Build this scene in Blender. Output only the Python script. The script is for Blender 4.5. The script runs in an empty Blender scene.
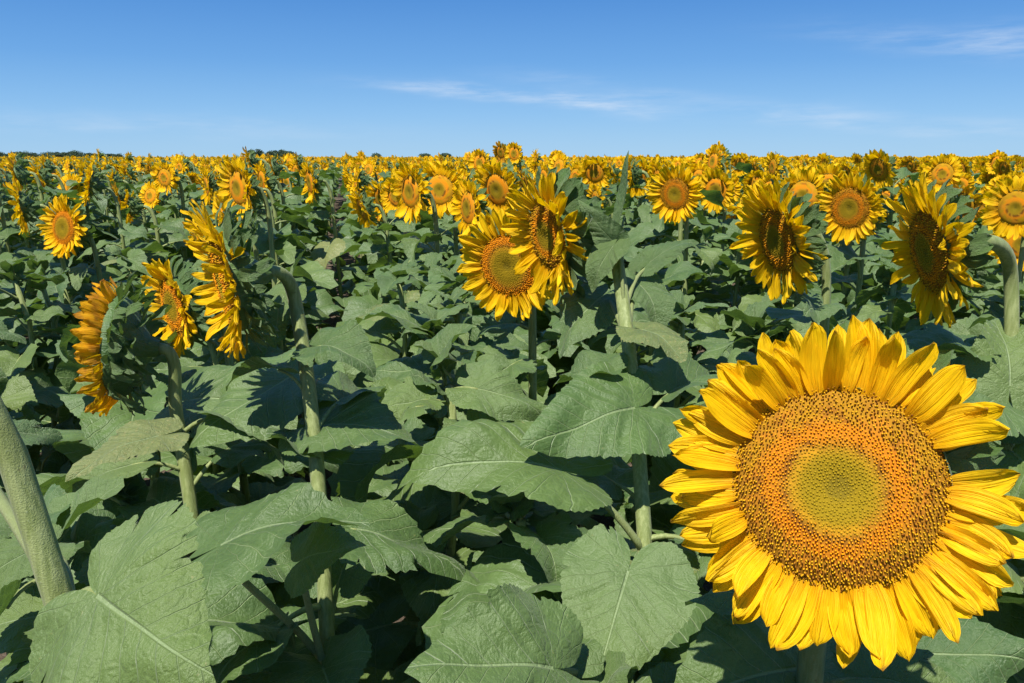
import bpy, math, random
import numpy as np
from mathutils import Vector, Matrix, Euler, noise

PI = math.pi
R = math.radians
rnd = random.Random(7)
COL = bpy.context.scene.collection
CAM_H = 1.75
F = 780.0
PITCH = math.atan((341.5 - 157.0) / F)
CAM = Vector((0, 0, CAM_H))
FWD = Vector((0, math.cos(PITCH), -math.sin(PITCH)))
UPV = Vector((0, math.sin(PITCH), math.cos(PITCH)))
RGT = Vector((1, 0, 0))
SUN = Vector((-0.20, -0.44, 0.87)).normalized()


def at(px, py, z):
    """photo direction + distance in metres -> world point"""
    return CAM + z * (FWD + RGT * ((px - 512) / F) + UPV * ((341.5 - py) / F))


def proj(p):
    d = Vector(p) - CAM
    z = d.dot(FWD)
    if z < 1e-3:
        return None
    return 512 + F * d.dot(RGT) / z, 341.5 - F * d.dot(UPV) / z, z


# ------------------------------------------------------------------ materials
class NT:
    def __init__(s, nt):
        s.nt = nt
        nt.nodes.clear()

    def n(s, typ, **kw):
        x = s.nt.nodes.new(typ)
        for k, v in kw.items():
            setattr(x, k, v)
        return x

    def link(s, a, b):
        s.nt.links.new(a, b)

    def put(s, sock, v):
        if hasattr(v, 'is_output'):
            s.link(v, sock)
        elif v is not None:
            sock.default_value = v

    def m(s, op, a, b=None, c=None, clamp=False):
        x = s.n('ShaderNodeMath', operation=op, use_clamp=clamp)
        s.put(x.inputs[0], a)
        s.put(x.inputs[1], b)
        s.put(x.inputs[2], c)
        return x.outputs[0]

    def mix(s, f, a, b, blend='MIX'):
        x = s.n('ShaderNodeMix', data_type='RGBA', blend_type=blend)
        s.put(x.inputs[0], f)
        s.put(x.inputs[6], a if hasattr(a, 'is_output') else (*a, 1))
        s.put(x.inputs[7], b if hasattr(b, 'is_output') else (*b, 1))
        return x.outputs[2]

    def ramp(s, f, lo, hi):
        x = s.n('ShaderNodeMapRange', interpolation_type='SMOOTHSTEP')
        s.put(x.inputs[0], f)
        x.inputs[1].default_value = lo
        x.inputs[2].default_value = hi
        return x.outputs[0]

    def noise(s, vec, scale, detail=3, rough=0.55):
        x = s.n('ShaderNodeTexNoise')
        s.link(vec, x.inputs['Vector'])
        x.inputs['Scale'].default_value = scale
        x.inputs['Detail'].default_value = detail
        x.inputs['Roughness'].default_value = rough
        return x.outputs[0]

    def scalev(s, vec, sc):
        x = s.n('ShaderNodeMapping')
        s.link(vec, x.inputs[0])
        x.inputs['Scale'].default_value = sc
        return x.outputs[0]

    def bump(s, h, strength, dist):
        x = s.n('ShaderNodeBump')
        s.link(h, x.inputs['Height'])
        x.inputs['Strength'].default_value = strength
        x.inputs['Distance'].default_value = dist
        return x.outputs[0]

    def surface(s, col, rough=0.6, spec=0.4, normal=None, trans=0, tcol=None, sheen=0, sheen_tint=(1, 1, 1), sub=0):
        p = s.n('ShaderNodeBsdfPrincipled')
        s.put(p.inputs['Base Color'], col if hasattr(col, 'is_output') else (*col, 1))
        s.put(p.inputs['Roughness'], rough)
        p.inputs['Specular IOR Level'].default_value = spec
        p.inputs['Sheen Weight'].default_value = sheen
        p.inputs['Sheen Roughness'].default_value = 0.4
        p.inputs['Sheen Tint'].default_value = (*sheen_tint, 1)
        if normal:
            s.link(normal, p.inputs['Normal'])
        out = s.n('ShaderNodeOutputMaterial')
        if trans:
            t = s.n('ShaderNodeBsdfTranslucent')
            s.put(t.inputs[0], tcol if hasattr(tcol, 'is_output') else (*tcol, 1))
            if normal:
                s.link(normal, t.inputs['Normal'])
            mx = s.n('ShaderNodeMixShader')
            mx.inputs[0].default_value = trans
            s.link(p.outputs[0], mx.inputs[1])
            s.link(t.outputs[0], mx.inputs[2])
            s.link(mx.outputs[0], out.inputs[0])
        else:
            s.link(p.outputs[0], out.inputs[0])
        return p


def newmat(name):
    m = bpy.data.materials.new(name)
    m.use_nodes = True
    return m, NT(m.node_tree)


def leaf_material(name, base, dark, pale, vein=(0.26, 0.34, 0.15), spots=0.0, tr=(0.16, 0.28, 0.03)):
    m, t = newmat(name)
    uv = t.n('ShaderNodeUVMap').outputs[0]
    sep = t.n('ShaderNodeSeparateXYZ')
    t.link(uv, sep.inputs[0])
    u, v = sep.outputs[0], sep.outputs[1]
    # uv wobble so that veins are not ruler straight
    wob = t.noise(uv, 5.0, 2)
    au = t.m('ABSOLUTE', u)
    w2 = t.m('MULTIPLY', t.m('SUBTRACT', wob, 0.5), 0.06)
    # midrib
    mid = t.m('SUBTRACT', 1.0, t.ramp(t.m('DIVIDE', au, t.m('MAXIMUM', t.m('SUBTRACT', 0.016, t.m('MULTIPLY', v, 0.011)), 0.004)), 0.4, 1.1))
    midlim = t.m('GREATER_THAN', v, -0.01)
    mid = t.m('MULTIPLY', mid, midlim)
    # pinnate side veins
    tt = t.m('ADD', t.m('SUBTRACT', v, t.m('MULTIPLY', t.m('POWER', au, 0.85), 0.78)), w2)
    fr = t.m('ABSOLUTE', t.m('SUBTRACT', t.m('FRACT', t.m('MULTIPLY', tt, 6.5)), 0.5))
    sec = t.ramp(fr, 0.455, 0.498)
    pos = t.m('GREATER_THAN', tt, -0.04)
    sec = t.m('MULTIPLY', sec, pos)
    # palmate veins in the basal lobes
    ang = t.m('ADD', t.m('ARCTAN2', au, v), t.m('MULTIPLY', w2, 3.0))
    fr2 = t.m('ABSOLUTE', t.m('SUBTRACT', t.m('FRACT', t.m('MULTIPLY', ang, 1.9)), 0.5))
    pal = t.ramp(fr2, 0.47, 0.499)
    pal = t.m('MULTIPLY', pal, t.m('SUBTRACT', 1.0, pos))
    vo = t.n('ShaderNodeTexVoronoi', feature='DISTANCE_TO_EDGE')
    t.link(uv, vo.inputs['Vector'])
    vo.inputs['Scale'].default_value = 13
    net = t.m('SUBTRACT', 1.0, t.ramp(vo.outputs[0], 0.0, 0.16))
    major = t.m('MAXIMUM', mid, t.m('MAXIMUM', t.m('MULTIPLY', sec, 0.95), t.m('MULTIPLY', pal, 0.8)))
    big = t.noise(uv, 3.0, 4)
    fine = t.noise(uv, 26.0, 4, 0.65)
    rn = t.n('ShaderNodeObjectInfo').outputs['Random']
    c = t.mix(t.ramp(big, 0.35, 0.68), dark, base)
    c = t.mix(t.m('MULTIPLY', t.ramp(fine, 0.45, 0.75), 0.35), c, pale)
    c = t.mix(t.m('MULTIPLY', rn, 0.7), c, pale)
    c = t.mix(t.m('MULTIPLY', t.m('FRACT', t.m('MULTIPLY', rn, 7.3)), 0.38), c, (base[0] * 1.45, base[1] * 1.12, base[2] * .75))
    geo = t.n('ShaderNodeNewGeometry').outputs['Position']
    patch = t.ramp(t.noise(geo, 2.3, 2), 0.5, 0.7)
    c = t.mix(t.m('MULTIPLY', patch, 0.3), c, (base[0] * 1.5, base[1] * 1.25, base[2] * 0.9))
    c = t.mix(t.m('MULTIPLY', net, 0.07), c, vein)
    c = t.mix(t.m('MULTIPLY', major, 0.7), c, vein)
    # insect specks and yellowed blotches
    sp = t.ramp(t.noise(uv, 17.0, 3, 0.7), 0.66 - spots * 0.16, 0.74 - spots * 0.10)
    c = t.mix(t.m('MULTIPLY', sp, 0.55), c, (0.30, 0.27, 0.10))
    h = t.m('ADD', t.m('MULTIPLY', major, -0.5), t.m('ADD', t.m('MULTIPLY', net, -0.10), t.m('MULTIPLY', t.noise(uv, 60, 3, 0.7), 0.35)))
    h = t.m('ADD', h, t.m('MULTIPLY', t.noise(uv, 8.0, 3), 0.9))
    nrm = t.bump(h, 0.62, 0.008)
    tc = t.mix(t.m('MULTIPLY', major, 0.5), tr, (0.25, 0.35, 0.08))
    t.surface(c, t.m('ADD', 0.33, t.m('MULTIPLY', fine, 0.25)), 0.5, nrm, 0.26, tc, sheen=0.12, sheen_tint=(0.9, 1, 0.8))
    return m


def petal_material(name, c0, c1, c2, brown=0.0):
    m, t = newmat(name)
    uv = t.n('ShaderNodeUVMap').outputs[0]
    sep = t.n('ShaderNodeSeparateXYZ')
    t.link(uv, sep.inputs[0])
    v = sep.outputs[1]
    streak = t.noise(t.scalev(uv, (14, 1.2, 1)), 1.0, 3, 0.6)
    rn = t.n('ShaderNodeObjectInfo').outputs['Random']
    c = t.mix(t.ramp(v, 0.0, 0.45), c0, c1)
    c = t.mix(t.m('MULTIPLY', t.ramp(streak, 0.4, 0.7), 0.45), c, c2)
    c = t.mix(t.m('MULTIPLY', rn, 0.12), c, c0)
    geo = t.n('ShaderNodeNewGeometry').outputs['Position']
    tip = t.m('MULTIPLY', t.ramp(v, 0.93, 1.0), t.ramp(t.noise(geo, 40, 2), 0.5, 0.6))
    c = t.mix(t.m('MULTIPLY', tip, 0.8), c, (0.16, 0.06, 0.015))
    if brown:
        c = t.mix(t.m('MULTIPLY', t.ramp(t.noise(geo, 45, 3), 0.40, 0.62), brown), c, (0.30, 0.11, 0.02))
    nrm = t.bump(t.m('ADD', t.noise(t.scalev(uv, (9, 0.6, 1)), 1.0, 2, 0.5), t.m('MULTIPLY', t.noise(t.scalev(uv, (30, 2, 1)), 1.0, 2), 0.4)), 0.9, 0.004)
    t.surface(c, 0.55, 0.22, nrm, 0.42, (1.0, .64, .001))
    return m


def col_material(name, rough=0.85, bumpsc=500, bs=0.3, spec=0.08):
    """pigment from the mesh's own colour attribute"""
    m, t = newmat(name)
    a = t.n('ShaderNodeAttribute', attribute_name='Col').outputs['Color']
    geo = t.n('ShaderNodeNewGeometry').outputs['Position']
    n1 = t.noise(geo, bumpsc, 2)
    c = t.mix(t.m('MULTIPLY', t.ramp(n1, 0.3, 0.7), 0.35), a, t.mix(0.5, a, (0.1, 0.05, 0.01)))
    t.surface(c, rough, spec, t.bump(n1, bs, 0.001))
    return m


def stem_material(name, base, pale):
    m, t = newmat(name)
    tc = t.n('ShaderNodeTexCoord').outputs['Object']
    n1 = t.noise(t.scalev(tc, (1, 1, 0.12)), 190, 3)
    n2 = t.noise(tc, 14, 3)
    hair = t.noise(tc, 700, 2, 0.7)
    c = t.mix(t.ramp(n1, 0.35, 0.7), base, pale)
    c = t.mix(t.m('MULTIPLY', t.ramp(n2, 0.4, 0.7), 0.4), c, (0.17, 0.19, 0.05))
    c = t.mix(t.m('MULTIPLY', t.ramp(hair, 0.6, 0.7), 0.4), c, (0.36, 0.40, 0.24))
    c = t.mix(t.m('MULTIPLY', t.ramp(t.noise(tc, 55, 3, 0.7), 0.66, 0.74), 0.6), c, (0.10, 0.07, 0.03))
    h = t.m('ADD', n1, t.m('MULTIPLY', hair, 0.6))
    t.surface(c, 0.55, 0.35, t.bump(h, 0.6, 0.002), sheen=0.08)
    return m


M_LEAF = leaf_material('sunflower_leaf', (0.074, 0.138, 0.034), (0.046, 0.098, 0.026), (0.110, 0.175, 0.058))
M_LEAF2 = leaf_material('sunflower_leaf_light', (0.096, 0.166, 0.040), (0.068, 0.126, 0.032), (0.135, 0.200, 0.066))
M_LEAFY = leaf_material('sunflower_leaf_yellowed', (0.13, 0.18, 0.05), (0.08, 0.13, 0.04), (0.22, 0.24, 0.09), spots=0.8)
M_BRACT = leaf_material('bract_green', (0.075, 0.155, 0.035), (0.055, 0.12, 0.03), (0.11, 0.19, 0.06))
M_PETAL = petal_material('ray_petal', (1.0, 0.46, 0.002), (1.0, 0.605, 0.003), (1.0, 0.69, 0.010))
M_WILT = petal_material('ray_petal_wilting', (0.74, 0.29, 0.008), (0.92, 0.45, 0.006), (0.86, 0.50, 0.02), brown=0.75)
M_DISC = col_material('disc_florets')
M_STEM = stem_material('stem_green', (0.17, 0.21, 0.062), (0.27, 0.31, 0.12))
LEAFMATS = [M_LEAF, M_LEAF2, M_LEAFY]
MATS = [M_LEAF, M_STEM, M_PETAL, M_DISC, M_BRACT]     # slots of merged geometry: 0 leaf 1 stem 2 petal 3 disc 4 bract


# ------------------------------------------------------------------ geometry container
class G:
    def __init__(s):
        s.v = []; s.f = []; s.uv = []; s.c = []; s.m = []

    def add(s, v, f, uv=None, c=None, m=0):
        o = len(s.v)
        s.v += [tuple(x) for x in v]
        s.uv += list(uv) if uv is not None else [(0.3, 0.3)] * len(v)
        s.c += list(c) if c is not None else [(0.3, 0.3, 0.3)] * len(v)
        s.f += [tuple(i + o for i in q) for q in f]
        s.m += [m] * len(f)
        return s

    def join(s, g, mat=None, mm=None):
        v = [tuple(mat @ Vector(x)) for x in g.v] if mat is not None else g.v
        o = len(s.v)
        s.v += v; s.uv += g.uv; s.c += g.c
        s.f += [tuple(i + o for i in q) for q in g.f]
        s.m += g.m if mm is None else [mm] * len(g.f)
        return s

    def mesh(s, name, mats, smooth=True):
        me = bpy.data.meshes.new(name)
        me.from_pydata(s.v, [], s.f)
        for x in mats:
            me.materials.append(x)
        if len(mats) > 1:
            me.polygons.foreach_set('material_index', s.m)
        me.polygons.foreach_set('use_smooth', [smooth] * len(s.f))
        li = np.zeros(len(me.loops), dtype=np.int32)
        me.loops.foreach_get('vertex_index', li)
        uvl = me.uv_layers.new(name='UVMap')
        uvl.data.foreach_set('uv', np.array(s.uv, dtype=np.float32)[li].ravel())
        ca = me.color_attributes.new(name='Col', type='FLOAT_COLOR', domain='POINT')
        c = np.ones((len(s.v), 4), dtype=np.float32)
        c[:, :3] = np.array(s.c, dtype=np.float32)
        ca.data.foreach_set('color', c.ravel())
        me.update()
        return me


def link_obj(name, data, parent=None, mat=None):
    o = bpy.data.objects.new(name, data)
    COL.objects.link(o)
    if parent:
        o.parent = parent
    if mat is not None:
        o.matrix_local = mat
    return o


def frame(origin, y, zhint, scale=1.0):
    """matrix: local y -> y, local z near zhint"""
    y = Vector(y).normalized()
    z = Vector(zhint)
    z = (z - y * z.dot(y))
    if z.length < 1e-4:
        z = Vector((0.1, 0.2, 1)); z = z - y * z.dot(y)
    z.normalize()
    x = y.cross(z)
    m = Matrix.Identity(4)
    for i in range(3):
        m[i][0] = x[i] * scale; m[i][1] = y[i] * scale; m[i][2] = z[i] * scale; m[i][3] = origin[i]
    return m


def tube(pts, radii, sides=8, g=None, m=1, cap=True):
    g = g or G()
    pts = [Vector(p) for p in pts]
    v, f, uv = [], [], []
    ref = Vector((1, 0.2, 0.1))
    for i, p in enumerate(pts):
        d = (pts[min(i + 1, len(pts) - 1)] - pts[max(i - 1, 0)]).normalized()
        x = (ref - d * ref.dot(d)).normalized()
        ref = x
        y = d.cross(x)
        for k in range(sides):
            a = 2 * PI * k / sides
            rr = radii[i] * (1 + 0.05 * math.cos(4 * a))
            v.append(p + x * math.cos(a) * rr + y * math.sin(a) * rr)
            uv.append((k / sides, i / len(pts)))
    for i in range(len(pts) - 1):
        for k in range(sides):
            a, b = i * sides + k, i * sides + (k + 1) % sides
            f.append((a, b, b + sides, a + sides))
    if cap:
        f.append(tuple(range(sides))[::-1])
        f.append(tuple((len(pts) - 1) * sides + k for k in range(sides)))
    return g.add(v, f, uv, None, m)


def bez(a, b, c, d, n):
    out = []
    for i in range(n + 1):
        t = i / n
        out.append(a * (1 - t) ** 3 + b * 3 * t * (1 - t) ** 2 + c * 3 * t * t * (1 - t) + d * t ** 3)
    return out


# ------------------------------------------------------------------ leaf blade
PHI = [0, 6, 12, 22, 35, 50, 68, 88, 108, 128, 146, 160, 170, 176, 180]
RAD = [1.0, .90, .80, .69, .615, .565, .53, .495, .465, .44, .41, .35, .25, .12, .03]


def blade(L=0.2, rings=6, segs=44, a0=0.2, a1=-0.8, fold=0.15, wave=0.05, seed=0, serr=0.035, wid=1.0, cup=0.0, nick=0):
    r = random.Random(seed)
    ph = [r.random() * 6.28 for _ in range(6)]
    asym = r.uniform(-0.05, 0.05)
    v, f, uv = [(0, 0, 0)], [], [(0, 0)]
    tw = r.uniform(-0.35, 0.35)

    def place(x, y):
        s = y
        sp = max(min(s, 1.05), -0.05)
        # integrate slope along the midrib
        if s >= 0:
            n = 6
            yy = zz = 0.0
            for k in range(n):
                a = a0 + (a1 - a0) * (sp * (k + .5) / n) ** 1.2
                yy += math.cos(a) * sp / n; zz += math.sin(a) * sp / n
            a = a0 + (a1 - a0) * sp ** 1.2
        else:
            a = a0
            yy = math.cos(a) * s; zz = math.sin(a) * s
        rr = math.hypot(x, y)
        d = fold * abs(x) - 0.55 * fold * x * x + cup * x * x
        d += wave * rr * rr * 1.6 * math.sin(5.0 * math.atan2(x, y) + ph[0]) + wave * 0.7 * rr * math.sin(9 * x + ph[1]) * math.sin(7 * y + ph[2])
        d += wave * 0.35 * math.sin(17 * x + 9 * y + ph[3]) * rr
        # soft quilting between side veins
        tq = y - 0.78 * abs(x) ** 0.85
        d += 0.012 * math.cos(2 * PI * 6.5 * tq) * min(1, abs(x) * 6) * (1 if tq > 0 else 0.3)
        d += tw * x * max(y, 0) * 0.5
        return (x * L, (yy - math.sin(a) * d) * L, (zz + math.cos(a) * d) * L)

    for i in range(1, rings + 1):
        q = i / rings
        for k in range(segs):
            phi = -PI + 2 * PI * (k + 0.5) / segs
            # cluster samples near the tip and sinus is not needed; uniform is fine
            deg = abs(math.degrees(phi))
            rad = float(np.interp(deg, PHI, RAD))
            rad *= 1 + 0.035 * math.sin(3 * phi + ph[4]) + asym * (1 if phi > 0 else -1)
            if i == rings and serr and deg > 7:
                rad *= 1 + serr * (1 if k % 2 else -1) * (0.5 + r.random())
                if nick and r.random() < nick:
                    rad *= r.uniform(.72, .9)
            x, y = math.sin(phi) * rad * q * wid, math.cos(phi) * rad * q
            v.append(place(x, y)); uv.append((x / wid, y))
    for k in range(segs - 1):
        f.append((0, 1 + k + 1, 1 + k))
    for i in range(rings - 1):
        for k in range(segs - 1):
            a = 1 + i * segs + k
            f.append((a, a + 1, a + segs + 1, a + segs))
    return G().add(v, f, uv, None, 0)


def leaf_with_petiole(L, pet, rise, sides=6, **kw):
    """origin on the stem; the petiole goes out along +y and up, the blade follows"""
    b = blade(L, **kw)
    a0 = kw.get('a0', 0.2)
    e = Vector((0, math.cos(rise) * pet, math.sin(rise) * pet))
    p = bez(Vector((0, -0.006, -0.004)), Vector((0, pet * .3, pet * .35)), e - Vector((0, math.cos(a0), math.sin(a0))) * pet * .35, e + Vector((0, 0.004, -0.0015)), 6 if sides > 4 else 3)
    g = G().join(b, Matrix.Translation(e), 0)
    n = len(p) - 1
    tube(p, [0.0052 * (L / 0.2) * (1.25 - 0.6 * i / n) for i in range(n + 1)], sides, g, 1)
    return g


# ------------------------------------------------------------------ petals, discs, bracts
PT = [0, .08, .2, .4, .58, .74, .86, .94, 1.0]
PW = [.52, .68, .86, 1.0, 1.0, .94, .78, .48, .03]


def petal(L=0.07, W=0.02, nu=4, nv=9, bend=0.3, chan=0.25, tw=0.0, seed=0, side=0.0):
    r = random.Random(seed)
    ph = r.random() * 6
    v, f, uv = [], [], []
    y = z = 0.0
    for j in range(nv + 1):
        t = j / nv
        a = bend * (t - 0.15) + 0.18 * math.sin(2.2 * t + ph) * t
        if j:
            y += math.cos(a) * L / nv; z += math.sin(a) * L / nv
        w = W * 0.5 * float(np.interp(t, PT, PW))
        for i in range(nu + 1):
            s = -1 + 2 * i / nu
            x = s * w
            d = chan * w * s * s - 0.10 * w * math.cos(s * 7 + ph) * (1 - t) + 0.12 * W * math.sin(6 * t + ph + 2 * s) * s
            d += 0.05 * W * math.sin(11 * t + 4 * s + ph) * t + 0.035 * W * math.cos(s * 9.4)
            tt = tw * t
            xx = x * math.cos(tt) - d * math.sin(tt)
            dd = x * math.sin(tt) + d * math.cos(tt)
            v.append((xx + side * t * t * L, y - math.sin(a) * dd, z + math.cos(a) * dd))
            uv.append((i / nu, t))
    for j in range(nv):
        for i in range(nu):
            a = j * (nu + 1) + i
            f.append((a, a + 1, a + nu + 2, a + nu + 1))
    return G().add(v, f, uv, None, 2)


def lerp3(a, b, t):
    return tuple(x + (y - x) * t for x, y in zip(a, b))


def zone_colour(q, r, style=0):
    """pigment of the disc at q = radius / disc radius"""
    green, gdark = (0.27, 0.18, 0.008), (0.19, 0.135, 0.01)
    orange, ochre, brown = (0.78, 0.25, 0.005), (0.50, 0.27, 0.008), (0.16, 0.06, 0.010)
    if q < 0.10:
        return gdark
    if q < 0.42:
        return lerp3(green, (0.62, 0.28, 0.015), max(0, (q - .29) / .13) ** 1.3 * r.uniform(.6, 1))
    if q < 0.48:
        return brown if r.random() < 0.5 else (0.50, 0.25, 0.02)
    if q < 0.63:
        return lerp3(orange, (0.62, 0.26, 0.016), r.random() * 0.6)
    if q < 0.8:
        return lerp3((0.66, 0.26, 0.015), brown, 0.7 * (r.random() < 0.25)) if r.random() < .6 else ochre
    return lerp3(ochre, (0.36, 0.16, 0.015), r.random() * 0.8)


def disc(Rd, nfl, dome=0.16, seed=0, rings=10, segs=40, warp=0.06, zc=1.0):
    r = random.Random(seed)
    wph = r.random() * 6.28
    v, f, c = [], [], []

    def zof(q):
        return Rd * dome * (1 - q ** 3.2) - Rd * 0.06 * math.exp(-(q / 0.22) ** 2)

    for i in range(rings + 1):
        q = i / rings
        for k in range(segs):
            a = 2 * PI * k / segs
            qq = q * (1 + warp * math.cos(a + wph)) / zc
            v.append((Rd * q * math.cos(a), Rd * q * math.sin(a), zof(q) if i < rings else -0.03 * Rd))
            cc = zone_colour(min(qq, 1), r)
            c.append(lerp3(cc, (0.20, 0.08, 0.01), 0.5 if (nfl and qq > .4) else 0.0))
    for i in range(rings):
        for k in range(segs):
            a, b = i * segs + k, i * segs + (k + 1) % segs
            f.append((a, a + segs, b + segs, b))
    g = G().add(v, f, None, c, 3)
    ga = PI * (3 - math.sqrt(5))
    base = Rd / math.sqrt(max(nfl, 1))
    for i in range(nfl):
        q = math.sqrt((i + .5) / nfl)
        a = i * ga
        # a teardrop shaped green centre
        qq = q / zc * (1 + warp * math.cos(a + wph) + 0.05 * math.sin(2 * a + wph) + r.gauss(0, 0.035))
        jx, jy = r.gauss(0, base * .32), r.gauss(0, base * .32)
        px, py = Rd * q * math.cos(a) + jx, Rd * q * math.sin(a) + jy
        col = zone_colour(min(qq, 1), r)
        tip = col
        if qq < 0.42:
            h, w = base * 0.55, base * 0.62
            tip = lerp3(col, (0.40, 0.28, 0.01), .5)
        elif qq < 0.64:
            h, w = base * (0.8 + r.random() * .8), base * 0.56
            tip = lerp3(col, (1.0, 0.38, 0.004), .6)
            col = lerp3(col, (0.50, 0.17, 0.01), .4)
        else:
            h, w = base * (0.8 + r.random() * 1.5), base * r.uniform(.4, .62)
            tip = (0.70, 0.38, 0.010) if r.random() < .68 else (0.22, 0.08, 0.012)
            col = lerp3(col, (0.30, 0.12, 0.01), .4)
        lean = 0.55 * (q - 0.3) if q > .3 else 0
        z0 = zof(q)
        ca, sa = math.cos(a), math.sin(a)
        la = a + r.gauss(0, .7)
        tx, ty = px + math.cos(la) * lean * h, py + math.sin(la) * lean * h
        vv, cc = [], []
        ns = 5
        for lv, (ww, hh) in enumerate(((w * .8, -0.1 * h), (w, 0.55 * h), (w * .62, h))):
            bx, by = px + (tx - px) * lv / 2, py + (ty - py) * lv / 2
            for k in range(ns):
                b = 2 * PI * k / ns + i
                vv.append((bx + ww * math.cos(b), by + ww * math.sin(b), z0 + hh))
                cc.append(col if lv < 2 else tip)
        vv.append((tx, ty, z0 + h * 1.12)); cc.append(tip)
        ff = []
        for lv in range(2):
            for k in range(ns):
                ff.append((lv * ns + k, lv * ns + (k + 1) % ns, (lv + 1) * ns + (k + 1) % ns, (lv + 1) * ns + k))
        for k in range(ns):
            ff.append((2 * ns + k, 2 * ns + (k + 1) % ns, 3 * ns))
        g.add(vv, ff, None, cc, 3)
    return g


def receptacle(Rd, segs=28, neck=0.013):
    prof = [(Rd * 1.0, 0.002), (Rd * 1.03, -0.006), (Rd * .93, -0.018), (Rd * .7, -0.030), (Rd * .42, -0.041), (neck * 1.5, -0.052), (neck, -0.068)]
    v, f = [], []
    for (r_, z) in prof:
        for k in range(segs):
            a = 2 * PI * k / segs
            v.append((r_ * math.cos(a), r_ * math.sin(a), z))
    for i in range(len(prof) - 1):
        for k in range(segs):
            a, b = i * segs + k, i * segs + (k + 1) % segs
            f.append((a, b, b + segs, a + segs))
    return G().add(v, f, [(x[0] * 6, x[1] * 6) for x in v], None, 4)


def radial(a, r0, z0, elev, roll=0.0):
    """matrix placing an element whose +y runs outwards at angle a, raised by elev towards +z"""
    return (Matrix.Rotation(a - PI / 2, 4, 'Z') @ Matrix.Translation((0, r0, z0)) @ Matrix.Rotation(elev, 4, 'X') @ Matrix.Rotation(roll, 4, 'Y'))


def bracts(Rd, n=26, seed=0, Lb=0.05, nu=4, nv=6):
    r = random.Random(seed)
    g = G()
    for ring in range(3):
        nn = (n // 3, n // 2, n)[ring]
        for k in range(nn):
            a = 2 * PI * (k + r.uniform(-.3, .3)) / nn
            L = Lb * r.uniform(.75, 1.25)
            b = petal(L, L * 0.36, nu, nv, r.uniform(-1.5, 0.9), 0.3, r.uniform(-.5, .5), r.randint(0, 999), r.uniform(-.25, .25))
            g.join(b, radial(a, Rd * (.50, .76, .95)[ring], (-.038, -.026, -.010)[ring], r.uniform(-.9, .05)), 4)
    return g


def petal_ring(Rd, D, n=30, seed=0, nu=3, nv=5, cupm=0.1, cups=.25, wide=1.0):
    r = random.Random(seed)
    g = G()
    for (a, L, W, b, ch, tw, el, ro, sd, z0) in petal_specs(Rd, D, n, r, cupm, cups, wide):
        g.join(petal(L, W, nu, nv, b, ch, tw, r.randint(0, 999), sd), radial(a, Rd * 0.93, z0, el, ro), 2)
    return g


def petal_specs(Rd, D, n, r, cupm, cups, wide=1.0):
    out = []
    for k in range(n):
        layer = k % 2
        a = 2 * PI * (k + r.uniform(-.28, .28)) / n
        L = (D * .5 - Rd * .92) * r.uniform(.80, 1.14)
        W = 2 * PI * (Rd + .25 * D) / 2 / n * r.uniform(2.2, 3.1) * wide
        out.append((a, L, W, r.gauss(0.10, .32), r.uniform(.05, .4), r.gauss(0, .2), r.gauss(cupm + layer * .16, cups), r.gauss(0, .16), r.gauss(0, .08), -0.002 + layer * 0.003))
    return out


def facing(alpha, nod):
    a, n = R(alpha), R(nod)
    return Vector((-math.sin(a) * math.cos(n), -math.cos(a) * math.cos(n), -math.sin(n)))


def head_matrix(centre, n, roll=0.0):
    z = n.normalized()
    x = Vector((0, 0, 1)).cross(z)
    x = x.normalized() if x.length > 1e-3 else Vector((1, 0, 0))
    y = z.cross(x)
    m = Matrix((x, y, z)).transposed().to_4x4()
    m.translation = centre
    return m @ Matrix.Rotation(roll, 4, 'Z')


def stem_path(base, H, n, via=None, back=0.066, hook=0.08, nseg=14):
    """from the ground, up, hooking over into the back of the head"""
    B = H - n * (back - 0.004)
    S = B - n * hook * 0.8
    low = Vector((S.x, S.y, B.z - 0.20)) if via is None else None
    if via is None:
        top = bez(low, low + Vector((0, 0, 0.14)), B - n * hook * .62, B, 9)
    else:
        low = via[-1]
        d = (low - (via[-2] if len(via) > 1 else base)).normalized()
        ln = (B - low).length
        top = bez(low, low + d * ln * .5, B - n * min(hook, ln * .5) * .75, B, 11)
    pts = [base] + (via[:-1] if via else [])
    low_pts = []
    chain = pts + [low]
    for a, b in zip(chain[:-1], chain[1:]):
        m = max(2, int((b - a).length / 0.12))
        for i in range(m):
            t = i / m
            p = a.lerp(b, t)
            w = 0.006 * math.sin(t * 9 + a.x * 50)
            low_pts.append(p + Vector((w * math.sin(PI * t), w * math.sin(PI * t), 0)))
    pp = low_pts + top
    for _ in range(3):
        pp = [pp[0]] + [pp[i] * .5 + (pp[i - 1] + pp[i + 1]) * .25 if i < len(pp) - 3 else pp[i] for i in range(1, len(pp) - 1)] + [pp[-1]]
    return pp


def at_height(path, h):
    for a, b in zip(path[:-1], path[1:]):
        if a.z <= h <= b.z:
            return a.lerp(b, (h - a.z) / max(b.z - a.z, 1e-6))
    return path[-1] if h > path[-1].z else path[0]


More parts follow.
